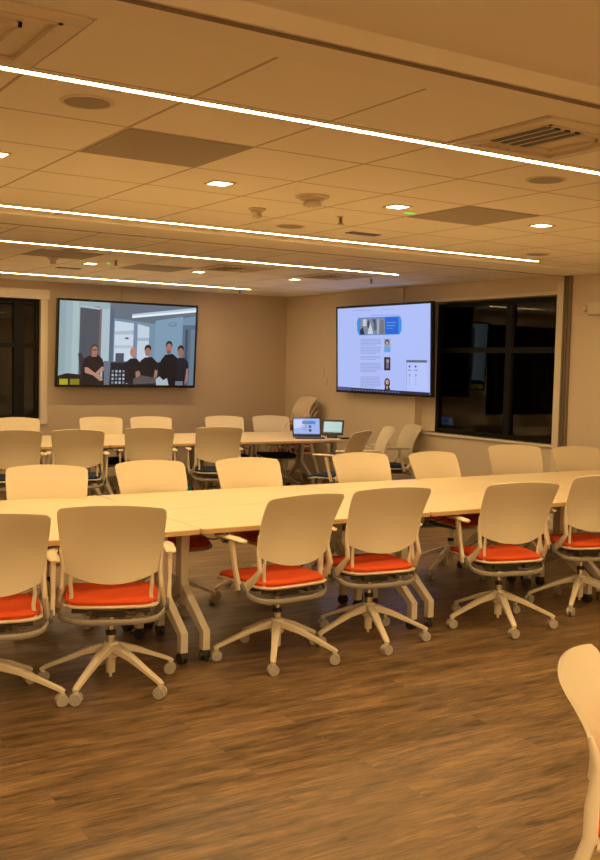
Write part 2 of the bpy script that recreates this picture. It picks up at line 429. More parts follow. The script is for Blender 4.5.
# ---------------------------------------------------------------- tables
def make_table(L=1.572, D=.748):
    r = empty('training_table'); hx, hy = L/2, D/2
    def rr(hx, hy, rad, n=4):
        out = []
        for cx, cy, a0 in ((hx-rad, hy-rad, 0), (-hx+rad, hy-rad, 90), (-hx+rad, -hy+rad, 180), (hx-rad, -hy+rad, 270)):
            for i in range(n+1):
                a = math.radians(a0 + 90*i/n); out.append((cx + rad*math.cos(a), cy + rad*math.sin(a)))
        return out
    MB().prism(rr(hx-.002, hy-.002, .03), .003, Matrix.Translation((0, 0, .737))).build('table_top', WOOD, r)
    MB().prism(rr(hx, hy, .032), .025, Matrix.Translation((0, 0, .712))).build('edge_band', EDGE, r, bevel=.002)
    MB().box((-hx+.06, -.03, .672), (hx-.06, .03, .711)).build('cross_rail', WHITEMET, r, bevel=.003)
    for s in (-1, 1):
        x = s*(hx-.065); m = MB()
        m.box((x-.026, -.036, .32), (x+.026, .036, .69))
        m.box((x-.03, -.20, .690), (x+.03, .20, .7115))
        m.build('leg_column', WHITEMET, r, bevel=.006)
        for t in (-1, 1):
            poly = [(.0, .40), (.036, .40), (.044, .37), (.315, .170), (.315, .062), (.268, .062), (.268, .150), (.0, .315)]
            M = Matrix(((0, 0, 1, x-.022), (t, 0, 0, 0), (0, 1, 0, 0), (0, 0, 0, 1)))
            MB().prism(poly, .044, M).build('foot', WHITEMET, r, bevel=.004)
            cm = caster_mb(.031, .018, .006); o = cm.build('caster', mat('black_caster_rubber', (.03, .028, .026), .45), r, smooth=True)
            o.location = (x, t*.292, 0); o.rotation_euler = (0, 0, .5*s + t*.3)
    # flip mechanism and cable under the top
    MB().box((-hx+.10, -.11, .682), (-hx+.24, .05, .711)).box((hx-.24, -.11, .682), (hx-.10, .05, .711)).build('flip_latch', BLACK, r, bevel=.006)
    m = MB(); pts = []
    for i in range(11):
        t = i/10; pts.append((-hx+.03 + .22*t, -.24, .705 - .05*math.sin(PI*t)))
    m.sweep(pts, [(.004, .004)], n=8); m.build('power_cable', BLACK, r, smooth=True)
    return r
table = make_table()
xb = [.870, 2.445, 4.020, 5.595, 7.170]
def tbl(i, y, label, group):
    o = table if 'T' not in used else copy_tree(table); used.add('T')
    o.location = ((xb[i] + xb[i+1])/2, y, 0); tag(o, label, 'table', group)
names_x = ['at the left edge of the picture', 'behind the two leftmost turned chairs', 'right of centre', 'at the right edge of the picture']
gt = 'maple training tables of the front block'
tbl(0, 5.155, 'pale maple training table, near row of the front block, cut by the left edge', gt)
tbl(1, 5.155, 'pale maple training table, near row of front block, its legs beside the squarely seen chair', gt)
tbl(2, 5.155, 'pale maple training table, near row of the front block, right of centre of the photo', gt)
tbl(3, 5.155, 'pale maple training table, near row of the front block, cut by the right edge', gt)
tbl(0, 5.905, 'pale maple training table, back row of the front block, cut by the left edge', gt)
tbl(1, 5.905, 'pale maple training table, back row of front block, left of the photo centre', gt)
tbl(2, 5.905, 'pale maple training table, back row of the front block, in front of the wall screen', gt)
tbl(3, 5.905, 'pale maple training table, back row of the front block, below the dark right window', gt)
gr = 'maple training tables of the rear block'
tbl(1, 10.38, 'maple training table of the rear block, near row, leftmost below the left window', gr)
tbl(2, 10.38, 'maple training table of the rear block, near row, below the video call screen', gr)
tbl(3, 10.38, 'maple training table of the rear block, near row, at the right end with the laptop', gr)
tbl(1, 11.13, 'maple training table of the rear block, back row, leftmost below the left window', gr)
tbl(2, 11.13, 'maple training table of the rear block, back row, below the video call screen', gr)
tbl(3, 11.13, 'maple training table of the rear block, back row, at the right end behind the laptop', gr)

# ---------------------------------------------------------------- screens
def emis(rgb, k=1.):
    n = 'screen_%d_%d_%d' % tuple(rgb)
    if n in MATS: return MATS[n]
    return mat(n, (.01, .01, .012), .25, emit=lin(rgb), estr=k)
def ell(cx, cy, rx, ry, n=14): return [(cx + rx*math.cos(2*PI*i/n), cy + ry*math.sin(2*PI*i/n)) for i in range(n)]
def rect(x0, y0, x1, y1): return [(x0, y0), (x1, y0), (x1, y1), (x0, y1)]
def picture(shapes, to_st, W, H, parent, name, yoff=0., k=1.):
    """flat picture on a screen lying in local XZ, facing local -Y; shapes (polygon, rgb) drawn in order"""
    m = MB(); cols = []; ms = []
    for i, (poly, rgb) in enumerate(shapes):
        if rgb not in cols: cols.append(rgb); ms.append(emis(rgb, k))
        vs = []
        for p in poly:
            s, t = to_st(*p); s = min(1, max(0, s)); t = min(1, max(0, t))
            vs.append(((s-.5)*W, yoff - .00012*i, (.5-t)*H))
        m.add(vs, [list(range(len(vs)))], cols.index(rgb))
    me = m.build(name, ms, parent); return me

def monitor(name, W, H, loc, rz, tilt, label, shapes, to_st):
    r = empty(name, loc, rz); tag(r, label, 'television')
    T = Matrix.Rotation(tilt, 4, 'X')
    def fix(o): o.matrix_local = T; return o
    b = .027
    fix(MB().box((-W/2, 0, -H/2), (W/2, .045, H/2)).box((-W*.3, .045, -H*.3), (W*.3, .075, H*.3)).build('casing', BLACK, r, bevel=.004))
    m = MB(); m.box((-W/2, -.006, -H/2), (W/2, 0, -H/2+b)).box((-W/2, -.006, H/2-b), (W/2, 0, H/2)).box((-W/2, -.006, -H/2+b), (-W/2+b, 0, H/2-b)).box((W/2-b, -.006, -H/2+b), (W/2, 0, H/2-b))
    fix(m.build('bezel', mat('glossy_black', (.01, .01, .01), .2), r))
    MB().box((-.35, .075, -.16), (.35, .16, .16)).build('wall_mount', BLACK, r)
    fix(picture(shapes, to_st, W-2*b, H-2*b, r, 'screen_picture', -.001))
    return r

K = (20, 18, 21)
skin = (158, 112, 98); shirt = (26, 21, 24)
def st1(x, y):
    s = (x-57.5)/137.; return s, (y-(303+6.5*s))/(79.5-5.5*s)
S = [(rect(50, 295, 205, 395), (150, 174, 182)),
 (rect(50, 295, 64, 395), (140, 165, 172)), (rect(70, 295, 76, 395), (165, 188, 192)),
 ([(106, 295), (205, 295), (205, 395), (106, 395)], (112, 142, 164)),
 ([(106, 295), (205, 295), (205, 318), (152, 325), (106, 319)], (98, 110, 126)),
 ([(152, 322), (181, 318), (181, 385), (152, 385)], (122, 152, 176)),
 (rect(77, 309, 96, 380), (74, 80, 92)), ([(77, 307.5), (97, 310), (97, 312), (77, 309.5)], (165, 185, 190)),
 (rect(96, 311, 98, 380), (120, 100, 105)), (rect(98, 311, 106, 380), (168, 190, 200)), (rect(106, 311, 110, 365), (84, 100, 124)),
 ([(111, 322), (130, 324.5), (130, 360), (111, 360)], (196, 212, 226)), ([(111, 332), (130, 331), (130, 335), (111, 335)], (168, 184, 200)), (rect(111, 345, 130, 348), (176, 190, 206)),
 ([(134, 325), (146, 328), (146, 360), (134, 360)], (190, 206, 222)), (rect(134, 338, 146, 341), (160, 176, 196)), (rect(130, 323, 134, 360), (112, 134, 158)),
 (ell(123.5, 338.5, 2, .9), (70, 66, 80)),
 ([(128, 315.8), (196, 309.8), (196, 314), (128, 319.5)], (178, 200, 216)), ([(128, 317.5), (196, 312), (196, 314), (128, 319.5)], (225, 240, 246)),
 (ell(170, 325.5, 4.5, 2), (100, 124, 142)), (ell(170, 325.2, 3, 1.2), (125, 150, 168)),
 (rect(181, 326, 196, 390), (86, 104, 120)), (rect(184, 330, 187, 362), (60, 74, 90)), (rect(190, 330, 196, 390), (100, 122, 138)),
 # rear desk, clutter
 (rect(100, 361, 160, 390), (24, 26, 34)), ([(56, 374), (66, 371.5), (80, 373), (82, 380), (100, 378), (100, 390), (56, 390)], (24, 20, 24)),
 (rect(59, 377, 67, 382.5), (168, 160, 28)), (rect(69, 377, 78, 382.5), (128, 122, 30)),
 (rect(112.5, 352.5, 121, 361.5), (74, 76, 94)),
 ([(76, 353), (79, 352), (84, 362), (84, 380), (80, 380)], (46, 46, 54)), ([(101, 360), (108, 360), (107, 383), (102, 383)], (96, 110, 124))]
for i in range(5):
    for j in range(4): S.append((rect(109.3 + 3.6*i, 368.6 + 3.6*j, 111.3 + 3.6*i, 370.7 + 3.6*j), (170, 180, 196) if (i+j) % 3 else (120, 130, 150)))
S += [([(82, 357.5), (87, 354.8), (96, 354.5), (100, 358.5), (101.3, 366), (98.5, 369), (97, 384), (81, 384), (79.5, 371)], shirt),
 (rect(89, 351, 94, 356), skin), (ell(91.7, 349.3, 3.9, 5), (66, 48, 46)), (ell(91.9, 350.3, 3.3, 4.4), skin), (rect(89.2, 349.2, 95, 350), (50, 36, 40)),
 ([(82.5, 366), (85.5, 366), (92.5, 371), (98, 373), (101, 378), (98, 379), (91, 373.5), (83, 371)], (176, 132, 116)), ([(99.5, 365), (101.3, 366), (101, 369.5), (95, 373), (92.5, 372)], (176, 132, 116)),
 ([(122, 362), (127.5, 357.5), (134, 357.5), (138, 362), (138.5, 372), (135, 381), (122, 381)], (24, 22, 30)),
 (ell(130.2, 351.5, 3.2, 5), (176, 126, 110)), ([(133, 370), (137, 369), (138.5, 373), (134, 377)], skin),
 ([(138, 359.5), (142, 356.5), (149.5, 356), (154.5, 360.5), (156.3, 370), (152, 376), (139, 377)], shirt),
 (ell(145, 348.4, 3.5, 4), (34, 26, 28)), (ell(145, 351.3, 3., 4), skin), ([(153, 368), (156, 369), (155.5, 375), (152, 376)], skin),
 ([(158.5, 360), (163, 354), (171, 353), (177, 357.5), (178, 372), (175, 384), (157, 384), (157, 371)], (16, 14, 18)),
 (ell(167, 345, 3.6, 4.3), (44, 32, 34)), (ell(167, 348, 3.2, 4.8), skin), (ell(167, 351.5, 2.2, 1.6), (120, 78, 72)),
 ([(175, 359), (178, 356.5), (184, 357), (188, 361), (189, 370), (186.5, 383), (176, 384)], (22, 22, 32)),
 (ell(179.5, 348.8, 3.5, 4), (40, 30, 32)), (ell(179.5, 351.8, 3.1, 4.3), (150, 104, 92)), ([(186.5, 367), (188.6, 367), (188, 378), (184.5, 384), (185.5, 376)], skin),
 (rect(175, 379, 183, 384.5), (110, 116, 130)),
 ([(131, 376.5), (140, 373.5), (154, 376), (154, 381), (131, 382)], (84, 78, 80)),
 ([(154, 377), (158, 374.5), (162, 378), (166, 376), (168, 383), (155, 383)], (166, 182, 194)), (rect(50, 383, 205, 395), (16, 15, 20))]
monitor('wall_television', 1.95, 1.115, (5.235, 12.43, 1.838), 0, -math.radians(-3.2), 'large wall television showing a video call of five people, left of the room corner', S, st1)

def st2(x, y):
    s = (x-338.)/94.3; return s, (y-(308.3-4.8*s))/(83.2+8.8*s)
BG = (172, 188, 246)
S2 = [(rect(330, 295, 440, 405), BG), (rect(355, 309.5, 375, 310.3), (150, 166, 220)), (rect(386, 308.5, 398, 309.2), (150, 166, 220)),
 (rect(374, 314.5, 403, 315.2), (130, 150, 214)),
 ([(361, 317.5), (404, 316), (405.3, 321), (405.3, 330), (403.5, 334.5), (362, 335.5), (360, 331), (359.6, 322)], (52, 138, 226)),
 (rect(363, 318, 389, 334.6), (122, 132, 152)), (rect(389, 317, 402.3, 334), (26, 96, 204)),
 ([(363, 330), (366, 327), (368, 334.6), (363, 334.6)], (34, 38, 56)), (rect(366, 319, 370, 326), (190, 200, 216)), (ell(372, 324, 1.4, 4), (60, 66, 84)), ([(371, 334), (374, 322), (377, 334)], (196, 204, 222)),
 (ell(379, 326, 1.6, 5), (84, 92, 108)), (rect(381, 319, 383, 334), (158, 168, 188)), ([(376, 319), (380, 319), (378, 325)], (64, 70, 86)), (rect(384, 320, 388, 334), (110, 112, 122)),
 (rect(390.5, 322, 400, 323), (84, 150, 230)), (rect(390.5, 325, 399, 326), (84, 150, 230)), (rect(390.5, 328, 397, 328.6), (84, 150, 230))]
for y0, n in ((339, 5), (347.5, 5), (356.5, 3), (363.5, 6), (372.3, 1), (377.5, 8)):
    for i in range(n): S2.append((rect(363.5, y0 + 1.5*i, 385.5 - (5 if i == n-1 else random.random()*1.5), y0 + 1.5*i + .62), (140, 154, 204)))
S2 += [(rect(388.5, 339, 394.8, 352.5), (150, 160, 190)), (ell(391.5, 342.5, 2.2, 3), (60, 44, 48)), (ell(391.5, 343.2, 1.4, 2), (190, 150, 140)), (rect(388.8, 347, 394.6, 352.5), (92, 160, 228)),
 (rect(388.5, 357.5, 394.8, 371), (40, 40, 52)), (ell(392, 361.5, 1.5, 2.2), (176, 140, 130)), (rect(390.8, 363.5, 393, 369), (110, 116, 130)),
 (ell(391.6, 384, 2.9, 5.2), (52, 40, 44)), (ell(391.6, 383, 1.7, 2.5), (196, 152, 140)), ([(388.5, 392), (389.5, 387.5), (393.7, 387.5), (395, 392)], (26, 26, 34)), (rect(390.8, 387, 392.4, 390), (190, 150, 140)),
 (rect(410.3, 360.3, 429.5, 362.8), (96, 104, 130)), (rect(410.3, 363, 429.5, 391), (180, 195, 250)), (rect(410.3, 363, 410.7, 391), (140, 150, 190)),
 (ell(413.4, 366.8, .8, 1.1), (40, 50, 110)), (ell(419.2, 366.8, .8, 1.1), (40, 50, 110)), (rect(412, 370, 415.2, 371), (120, 132, 180)), (rect(417.6, 370, 421.2, 371), (120, 132, 180)),
 (rect(413, 374.5, 414, 377), (110, 120, 170)), (rect(419, 374.5, 420, 377), (110, 120, 170)), (rect(413.2, 378, 413.7, 386), (150, 160, 210)), (rect(419.2, 378, 419.7, 386), (150, 160, 210)),
 ([(330, 387.5), (354, 388.7), (354, 400), (330, 400)], (74, 84, 130)), ([(354, 388.9), (440, 393.2), (440, 405), (354, 405)], (34, 38, 62))]
for i in range(16): S2.append((rect(356 + 3.1*i, 390.6 + .14*i, 357.6 + 3.1*i, 391.9 + .14*i), (96, 110, 160)))
monitor('wall_television', 1.95, 1.115, (7.585, 10.09, 1.842), -PI/2, math.radians(2.0), 'large wall television showing a blue-white web page, on the right wall', S2, st2)

# laptop
lp = empty('laptop', (6.70, 10.33, .740), -math.radians(22)); tag(lp, 'open dark laptop with lit web page on the rear table', 'laptop')
MB().box((-.175, -.13, 0), (.175, .11, .016)).build('laptop_base', mat('dark_grey_metal', (.07, .065, .065), .35, .5), lp, bevel=.004)
MB().box((-.155, -.03, .016), (.155, .09, .0175)).build('keyboard', BLACK, lp)
T = Matrix.Translation((0, .112, .012)) @ Matrix.Rotation(math.radians(-14), 4, 'X')
o = MB().box((-.175, -.004, 0), (.175, .004, .235)).build('laptop_lid', BLACK, lp, bevel=.003); o.matrix_local = T
def stl(x, y): return x, y
o2 = picture([(rect(0, 0, 1, 1), (150, 176, 232)), ([(0, .1), (.4, .06), (.42, .5), (0, .62)], (196, 208, 244)), (rect(.33, .14, .84, .34), (60, 120, 214)), (rect(.36, .16, .58, .32), (110, 124, 160)), (rect(.58, .42, .68, .56), (60, 66, 96)), (rect(.58, .64, .68, .8), (50, 54, 80)),
   (rect(.3, .42, .52, .46), (120, 140, 196)), (rect(.3, .52, .52, .56), (120, 140, 196)), (rect(.3, .66, .52, .7), (120, 140, 196)), (rect(0, .93, 1, 1), (40, 50, 90))], stl, .325, .205, lp, 'screen_picture', 0)
o2.matrix_local = T @ Matrix.Translation((0, -.0052, .122))
# conference tablet
tb = empty('touch_panel', (7.03, 10.30, .740), -math.radians(40)); tag(tb, 'small black touch panel with pale lit screen on its stand, right of the laptop', 'touch panel')
MB().prism([(-.07, 0), (.05, 0), (.05, .012), (.035, .05), (.0, .06)], .12, Matrix(((0, 0, 1, -.06), (-1, 0, 0, 0), (0, 1, 0, 0), (0, 0, 0, 1)))).build('stand', BLACK, tb, bevel=.004)
T = Matrix.Translation((0, -.01, .05)) @ Matrix.Rotation(math.radians(-28), 4, 'X')
o = MB().box((-.135, -.006, -.01), (.135, .012, .19)).build('panel_body', BLACK, tb, bevel=.006); o.matrix_local = T
o = picture([(rect(0, 0, 1, 1), (150, 190, 196)), (rect(.04, .06, .96, .9), (176, 208, 208)), (rect(.1, .2, .9, .23), (140, 176, 184)), (rect(.1, .5, .9, .53), (140, 176, 184))], stl, .225, .145, tb, 'screen_picture', 0)
o.matrix_local = T @ Matrix.Translation((0, -.0075, .09))
m = MB(); m.sweep([(7.06, 10.33, .746), (7.11, 10.28, .745), (7.13, 10.20, .745), (7.12, 10.14, .746), (7.08, 10.10, .745)], [(.006, .005)]); tag(m.build('black_cable', BLACK, None, smooth=True), 'black cable lying on the rear table end beside the touch panel', 'cable')
bx = MB().box((7.00, 10.03, .740), (7.115, 10.10, .762)).build('cable_hub', BLACK, None, bevel=.006); tag(bx, 'flat black connector box at the corner of the rear table', 'connector box')
# teal bag between rear tables' legs
bg = empty('tote_bag', (4.88, 10.02, 0), .3); tag(bg, 'small teal bag on the floor under the rear table', 'bag')
MB().prism([(-.09, -.05), (.09, -.05), (.09, .05), (-.09, .05)], .27).build('bag_body', mat('teal_cloth', (.03, .30, .28), .8), bg, bevel=.02)
m = MB(); m.sweep([(-.05, 0, .265), (-.045, 0, .34), (0, 0, .37), (.045, 0, .34), (.05, 0, .265)], [(.008, .004)]); m.build('handle', mat('teal_cloth', (.03, .30, .28)), bg, smooth=True)

# ---------------------------------------------------------------- room shell
X0, X1, Y0, Y1, ZC, ZN = -3., 7.75, -3., 12.6, 2.601, 2.668
struct(MB().box((X0, Y0, -.1), (X1, Y1, 0)).build('floor', floor_mat()))
o = MB()
o.box((X0, 2.662, ZC), (X1, 2.846, ZC+.1), 1)                         # painted border
o.box((X0, 2.846, ZC), (X1, 6.80, ZC+.1), 0)
o.box((X0, 7.30, ZC), (X1, Y1, ZC+.1), 0)
o.box((X0, Y0, ZN), (X1, 2.654, ZN+.05), 1)
o.box((X0, 2.64, ZC+.008), (X1, 2.662, ZC+.1), 1)
struct(o.build('ceiling', [tile_mat(), CEILP]))
struct(MB().box((X0, 2.652, ZC-.003), (X1, 2.664, ZC+.007)).build('shadow_gap_strip', SHADOWGAP))  # dark strip standing in for the shade of the ceiling step's shadow gap
struct(MB().box((X0, 6.80, ZC-.020), (X1, 7.30, ZC+.1)).build('trim_2', CEILP, bevel=.004))       # dropped beam
struct(MB().box((X0, 7.292, ZC-.023), (X1, 7.312, ZC+.02)).build('trim_3', mat('grey_beam_edge', (.30, .26, .25), .6)))
# far wall with the left window opening
wx0, wx1, wz0, wz1 = 1.3, 4.11, .87, 2.375
struct(MB().box((X0, Y1, 0), (wx0, Y1+.15, ZC)).box((wx1, Y1, 0), (X1+.15, Y1+.15, ZC)).box((wx0, Y1, 0), (wx1, Y1+.15, wz0)).box((wx0, Y1, wz1), (wx1, Y1+.15, ZC)).build('wall_back', WALL))
# right wall with window opening (recessed to the left of the pane)
ry0, ry1, rz0, rz1 = 7.355, 9.60, .87, 2.40
struct(MB().box((X1, Y0, 0), (X1+.25, ry0, ZC+.08)).box((X1, ry1, 0), (X1+.25, Y1, ZC)).box((X1, ry0, 0), (X1+.25, ry1, rz0)).box((X1, ry0, rz1), (X1+.25, ry1, ZC)).box((X1+.10, 9.34, rz0), (X1+.25, ry1, rz1)).build('wall_right', WALLR))
struct(MB().box((X0-.15, Y0, 0), (X0, Y1+.15, ZC+.1)).build('wall_left', WALLR))
struct(MB().box((X0, Y0-.15, 0), (X1+.25, Y0, ZC+.1)).build('wall_front', WALLR))
struct(MB().box((wx1, Y1-.018, .80), (wx1+.09, Y1, wz1+.03)).box((wx0, Y1-.05, wz1), (wx1+.10, Y1, wz1+.12)).build('trim_4', TRIM, bevel=.004))
struct(MB().box((X1-.02, 7.262, 0), (X1, ry0, 2.52)).box((X1-.02, ry0, rz1+.0), (X1, 9.62, rz1+.035)).build('trim_5', TRIM, bevel=.004))
struct(MB().box((X1-.03, 7.165, 0), (X1, 7.185, 2.58)).box((X1-.03, 7.205, 0), (X1, 7.22, 2.58)).box((X1-.03, 7.24, 0), (X1, 7.258, 2.58)).box((X1-.012, 7.185, 0), (X1, 7.24, 2.58)).build('trim_6', TRACK))
struct(MB().box((X1-.03, ry0-.02, rz0-.03), (X1+.10, ry1, rz0)).build('trim_7', TRIM, bevel=.004))
struct(MB().box((X0, Y1-.012, 0), (X1-.012, Y1, .10)).build('baseboard_back', TRACK))
struct(MB().box((X1-.012, 7.36, 0), (X1, Y1-.012, .10)).box((X1-.012, Y0, 0), (X1, 7.165, .10)).build('baseboard_right', TRACK))
# windows
def window(name, M, W, Z0, Z1, mulls, zt):
    """local x along the wall, y outward, z up"""
    f = MB(); t = .045
    f.box((0, 0, Z0), (t, .07, Z1), M=M); f.box((W-t, 0, Z0), (W, .07, Z1), M=M); f.box((t, 0, Z0), (W-t, .07, Z0+t), M=M); f.box((t, 0, Z1-t), (W-t, .07, Z1), M=M)
    for a, b in mulls: f.box((a, -.0, Z0+t), (b, .07, Z1-t), M=M)
    edges = [t] + [v for ab in mulls for v in ab] + [W-t]
    for a, b in zip(edges[::2], edges[1::2]): f.box((a, .002, zt-.03), (b, .068, zt+.03), M=M)
    root = struct(f.build(name, WINF))
    for a, b in zip(edges[::2], edges[1::2]):
        for z0, z1 in ((Z0+t, zt-.03), (zt+.03, Z1-t)):
            MB().box((a, .033, z0), (b, .039, z1), M=M).build('glass_pane', GLASS, root)
    return root
window('window_1', Matrix.Translation((wx0, Y1+.05, 0)), wx1-wx0, wz0, wz1, [(.62, .75), (1.55, 1.68), (2.49, 2.62)], 1.79)
window('window_2', Matrix.Translation((X1+.10, 9.34, 0)) @ Matrix.Rotation(-PI/2, 4, 'Z'), 9.34-ry0, rz0, rz1-.02, [(1.145, 1.235)], 1.84)

# ---------------------------------------------------------------- ceiling fittings
def strip(x0, x1, y, z, label, w=.019):
    r = empty('linear_light', ((x0+x1)/2, y, z)); h = (x1-x0)/2; tag(r, label, 'ceiling light', 'linear LED ceiling lights')
    MB().box((-h, -w, -.003), (h, w, 0)).build('diffuser', STRIP, r)
    MB().box((-h-.01, -w-.008, -.004), (h+.01, -w, 0)).box((-h-.01, w, -.004), (h+.01, w+.008, 0)).box((-h-.01, -w, -.004), (-h, w, 0)).box((h, -w, -.004), (h+.01, w, 0)).build('housing', FRAME, r)
strip(-2.4, 6.68, 3.50, ZC, 'long linear ceiling light nearest the camera, crossing the top of the photo')
strip(-2.4, 6.68, 6.60, ZC, 'linear ceiling light second from camera, before the dropped beam')
strip(-2.4, 6.62, 8.55, ZC, 'linear ceiling light just beyond the dropped beam')
strip(-2.4, 6.60, 11.66, ZC, 'linear ceiling light farthest away, above the video call screen')
strip(-2.4, 6.60, .40, ZN, 'linear ceiling light above the camera position', .03)
strip(-2.4, 6.60, -.9, ZN, 'added unseen linear fill light behind the camera position', .03)  # extra strip added as fill for surfaces that face the camera
strip(-2.4, 6.60, -2.2, ZN, 'linear ceiling light at the back of the room behind the camera', .03)

def downlight(x, y, label):
    r = empty('downlight', (x, y, ZC)); tag(r, label, 'ceiling light', 'small square downlights')
    MB().box((-.052, -.052, -.005), (.052, .052, -.001)).build('lens', DOWN, r)
    MB().box((-.066, -.066, -.006), (.066, -.052, 0)).box((-.066, .052, -.006), (.066, .066, 0)).box((-.066, -.052, -.006), (-.052, .052, 0)).box((.052, -.052, -.006), (.066, .052, 0)).build('trim_ring', FRAME, r)
    ld = bpy.data.lights.new('downlight_lamp', 'SPOT'); ld.energy = 34; ld.color = WARM; ld.spot_size = math.radians(120); ld.spot_blend = .7; ld.shadow_soft_size = .05
    lo = bpy.data.objects.new('lamp', ld); C.objects.link(lo); lo.parent = r; lo.location = (0, 0, -.03)
for x, nm in ((1.39, 'cut off by the left edge'), (2.61, 'above the chair seen squarely from behind'), (3.83, 'left of the green indicator'), (5.05, 'rightmost, right of the grey return panel')):
    downlight(x, 4.97, 'small square downlight of the near row, ' + nm)
for x, nm in ((3.73, 'leftmost'), (4.95, 'middle'), (6.17, 'rightmost, near the room corner')):
    downlight(x, 9.88, 'small square downlight of the far row, ' + nm)

def tile_x(i): return 1.693 + .61*i
def tile_y(j): return 4.056 + .61*j
def gpanel(i, j, label, name='return_air_panel'):
    x, y = tile_x(i), tile_y(j)
    o = MB().box((x+.01, y+.01, ZC-.004), (x+.60, y+.60, ZC)).build(name, GREYP); tag(o, label, 'air vent', 'flat grey return air panels')
gpanel(0, 0, 'flat grey return air panel nearest, left half of the near ceiling')
gpanel(4, 1, 'flat grey return air panel by the green indicator, right half of ceiling')
gpanel(2, 8, 'flat grey return air panel beyond the beam, at the far left')
gpanel(4, 9, 'flat grey return air panel beyond the beam, above the video call screen')

def louvre(x, y, label, dark=(-.20, .20)):
    """blades run along y; dark = range of open slots, the others lie nearly shut"""
    r = empty('air_diffuser', (x + .305, y + .305, ZC)); tag(r, label, 'air vent', 'square louvred air diffusers')
    h = .295; g = h - .065; n = 6; w = 2*g/n
    m = MB(); m.box((-h, -h, -.012), (h, -g, 0)).box((-h, g, -.012), (h, h, 0)).box((-h, -g, -.012), (-g, g, 0)).box((g, -g, -.012), (h, g, 0)); m.build('frame', FRAME, r, bevel=.003)
    MB().box((-g, -g, -.0015), (g, g, 0)).build('core', FRAME, r)
    m = MB()
    for e in (g, g-.09): m.box((-e, -e, -.016), (e, -e+.012, 0)).box((-e, e-.012, -.016), (e, e, 0)).box((-e, -e, -.016), (-e+.012, e, 0)).box((e-.012, -e, -.016), (e, e, 0))
    m.build('inner_ring', FRAME, r)
    if dark:
        m = MB()
        for q in range(4): m.box((-.235 + .056*q, dark[0], -.018), (-.199 + .056*q, dark[1], -.0012))
        m.build('open_slots', BLACK, r)
    for q in range(5):
        M = Matrix.Translation((-.245 + .056*q, 0, -.010)) @ Matrix.Rotation(math.radians(-20), 4, 'Y')
        MB().box((-.006, -g+.02, -.009), (.002, g-.02, .008), M=M).build('louvre_blade', FRAME, r)
    return r
louvre(tile_x(-2), tile_y(-2), 'square louvred ceiling diffuser cut off at the top left corner', None)
louvre(tile_x(2), tile_y(-2), 'square louvred ceiling diffuser with dark slots at the upper right', (-.20, .11))
louvre(tile_x(5), tile_y(8), 'square louvred ceiling diffuser beyond the beam, between the wall screens')
louvre(tile_x(7), tile_y(8), 'square louvred ceiling diffuser beyond the beam, near the right wall screen')
def speaker(x, y, label):
    r = empty('ceiling_speaker', (x, y, ZC)); tag(r, label, 'ceiling speaker', 'round ceiling speakers')
    MB().lathe([(.085, -.004), (.098, -.006), (.104, -.003), (.104, 0)], 32).build('rim', FRAME, r, smooth=True)
    MB().lathe([(.0, -.0045), (.086, -.006), (.086, -.001)], 32).build('grille', GREYP, r, smooth=True)
speaker(1.40, 3.76, 'round grey ceiling speaker at the upper left, under the nearest light strip')
speaker(3.87, 3.79, 'round grey ceiling speaker at the right, below the louvred diffuser')
speaker(3.80, 6.16, 'round grey ceiling speaker beside the second light strip, centre of ceiling')
speaker(6.27, 6.20, 'round grey ceiling speaker near the right end of the second light strip')
speaker(3.15, 8.80, 'round grey ceiling speaker beyond the beam, at the left')
def smoke(x, y, r0, label):
    r = empty('smoke_detector', (x, y, ZC)); tag(r, label, 'smoke detector')
    MB().lathe([(r0*.9, -.012), (r0, -.010), (r0, 0)], 28).build('base_plate', CREAMD, r, smooth=True)
    MB().lathe([(r0*.25, -.062), (r0*.5, -.058), (r0*.55, -.04), (r0*.45, -.036), (r0*.45, -.028), (r0*.68, -.024), (r0*.7, -.011)], 24).build('sensor_head', CREAMD, r, smooth=True)
smoke(3.23, 5.0, .10, 'large round smoke detector hanging below the middle of the near ceiling')
smoke(3.22, 5.62, .055, 'small round smoke detector left of the large one')
smoke(3.25, 9.6, .055, 'small round smoke detector beyond the beam at the far left')
def sprinkler(x, y, label):
    r = empty('fire_sprinkler', (x, y, ZC)); tag(r, label, 'sprinkler', 'small ceiling sprinklers')
    MB().lathe([(.022, -.004), (.03, -.002), (.03, 0)], 16).build('escutcheon', FRAME, r, smooth=True)
    m = MB(); m.lathe([(.006, -.045), (.008, -.02), (.010, -.003)], 10); m.sweep([(-.012, 0, -.012), (-.014, 0, -.03), (0, 0, -.046)], [(.002, .002)], n=6); m.sweep([(.012, 0, -.012), (.014, 0, -.03), (0, 0, -.046)], [(.002, .002)], n=6)
    m.lathe([(.022, -.05), (.022, -.047)], 14); m.build('sprinkler_head', mat('dark_brass', (.20, .14, .08), .4, .7), r, smooth=True)
sprinkler(3.81, 5.55, 'small ceiling sprinkler right of the large smoke detector')
sprinkler(3.81, 9.40, 'small ceiling sprinkler beyond the beam at the left')
sprinkler(6.55, 11.85, 'small ceiling sprinkler at the right end of the farthest light strip')
sprinkler(6.75, 9.2, 'small ceiling sprinkler beyond the beam before the right wall screen')
def slot(x, y, L, label):
    r = empty('slot_diffuser', (x, y, ZC)); tag(r, label, 'air vent', 'narrow dark slot vents')
    MB().box((-L/2, -.05, -.006), (L/2, .05, 0)).build('frame', SHADOWGAP, r); MB().box((-L/2+.01, -.035, -.007), (L/2-.01, .035, -.005)).build('slot', BLACK, r)
slot(4.42, 6.14, .26, 'narrow dark slot vent before the second light strip, right of centre')
slot(3.74, 10.55, .26, 'narrow dark slot vent beyond the beam at the far left')
g = MB().box((4.02, 5.12, ZC-.004), (4.09, 5.15, ZC)).build('indicator_light', GREENL); tag(g, 'tiny green indicator light on the ceiling beside a grey return panel', 'indicator light')
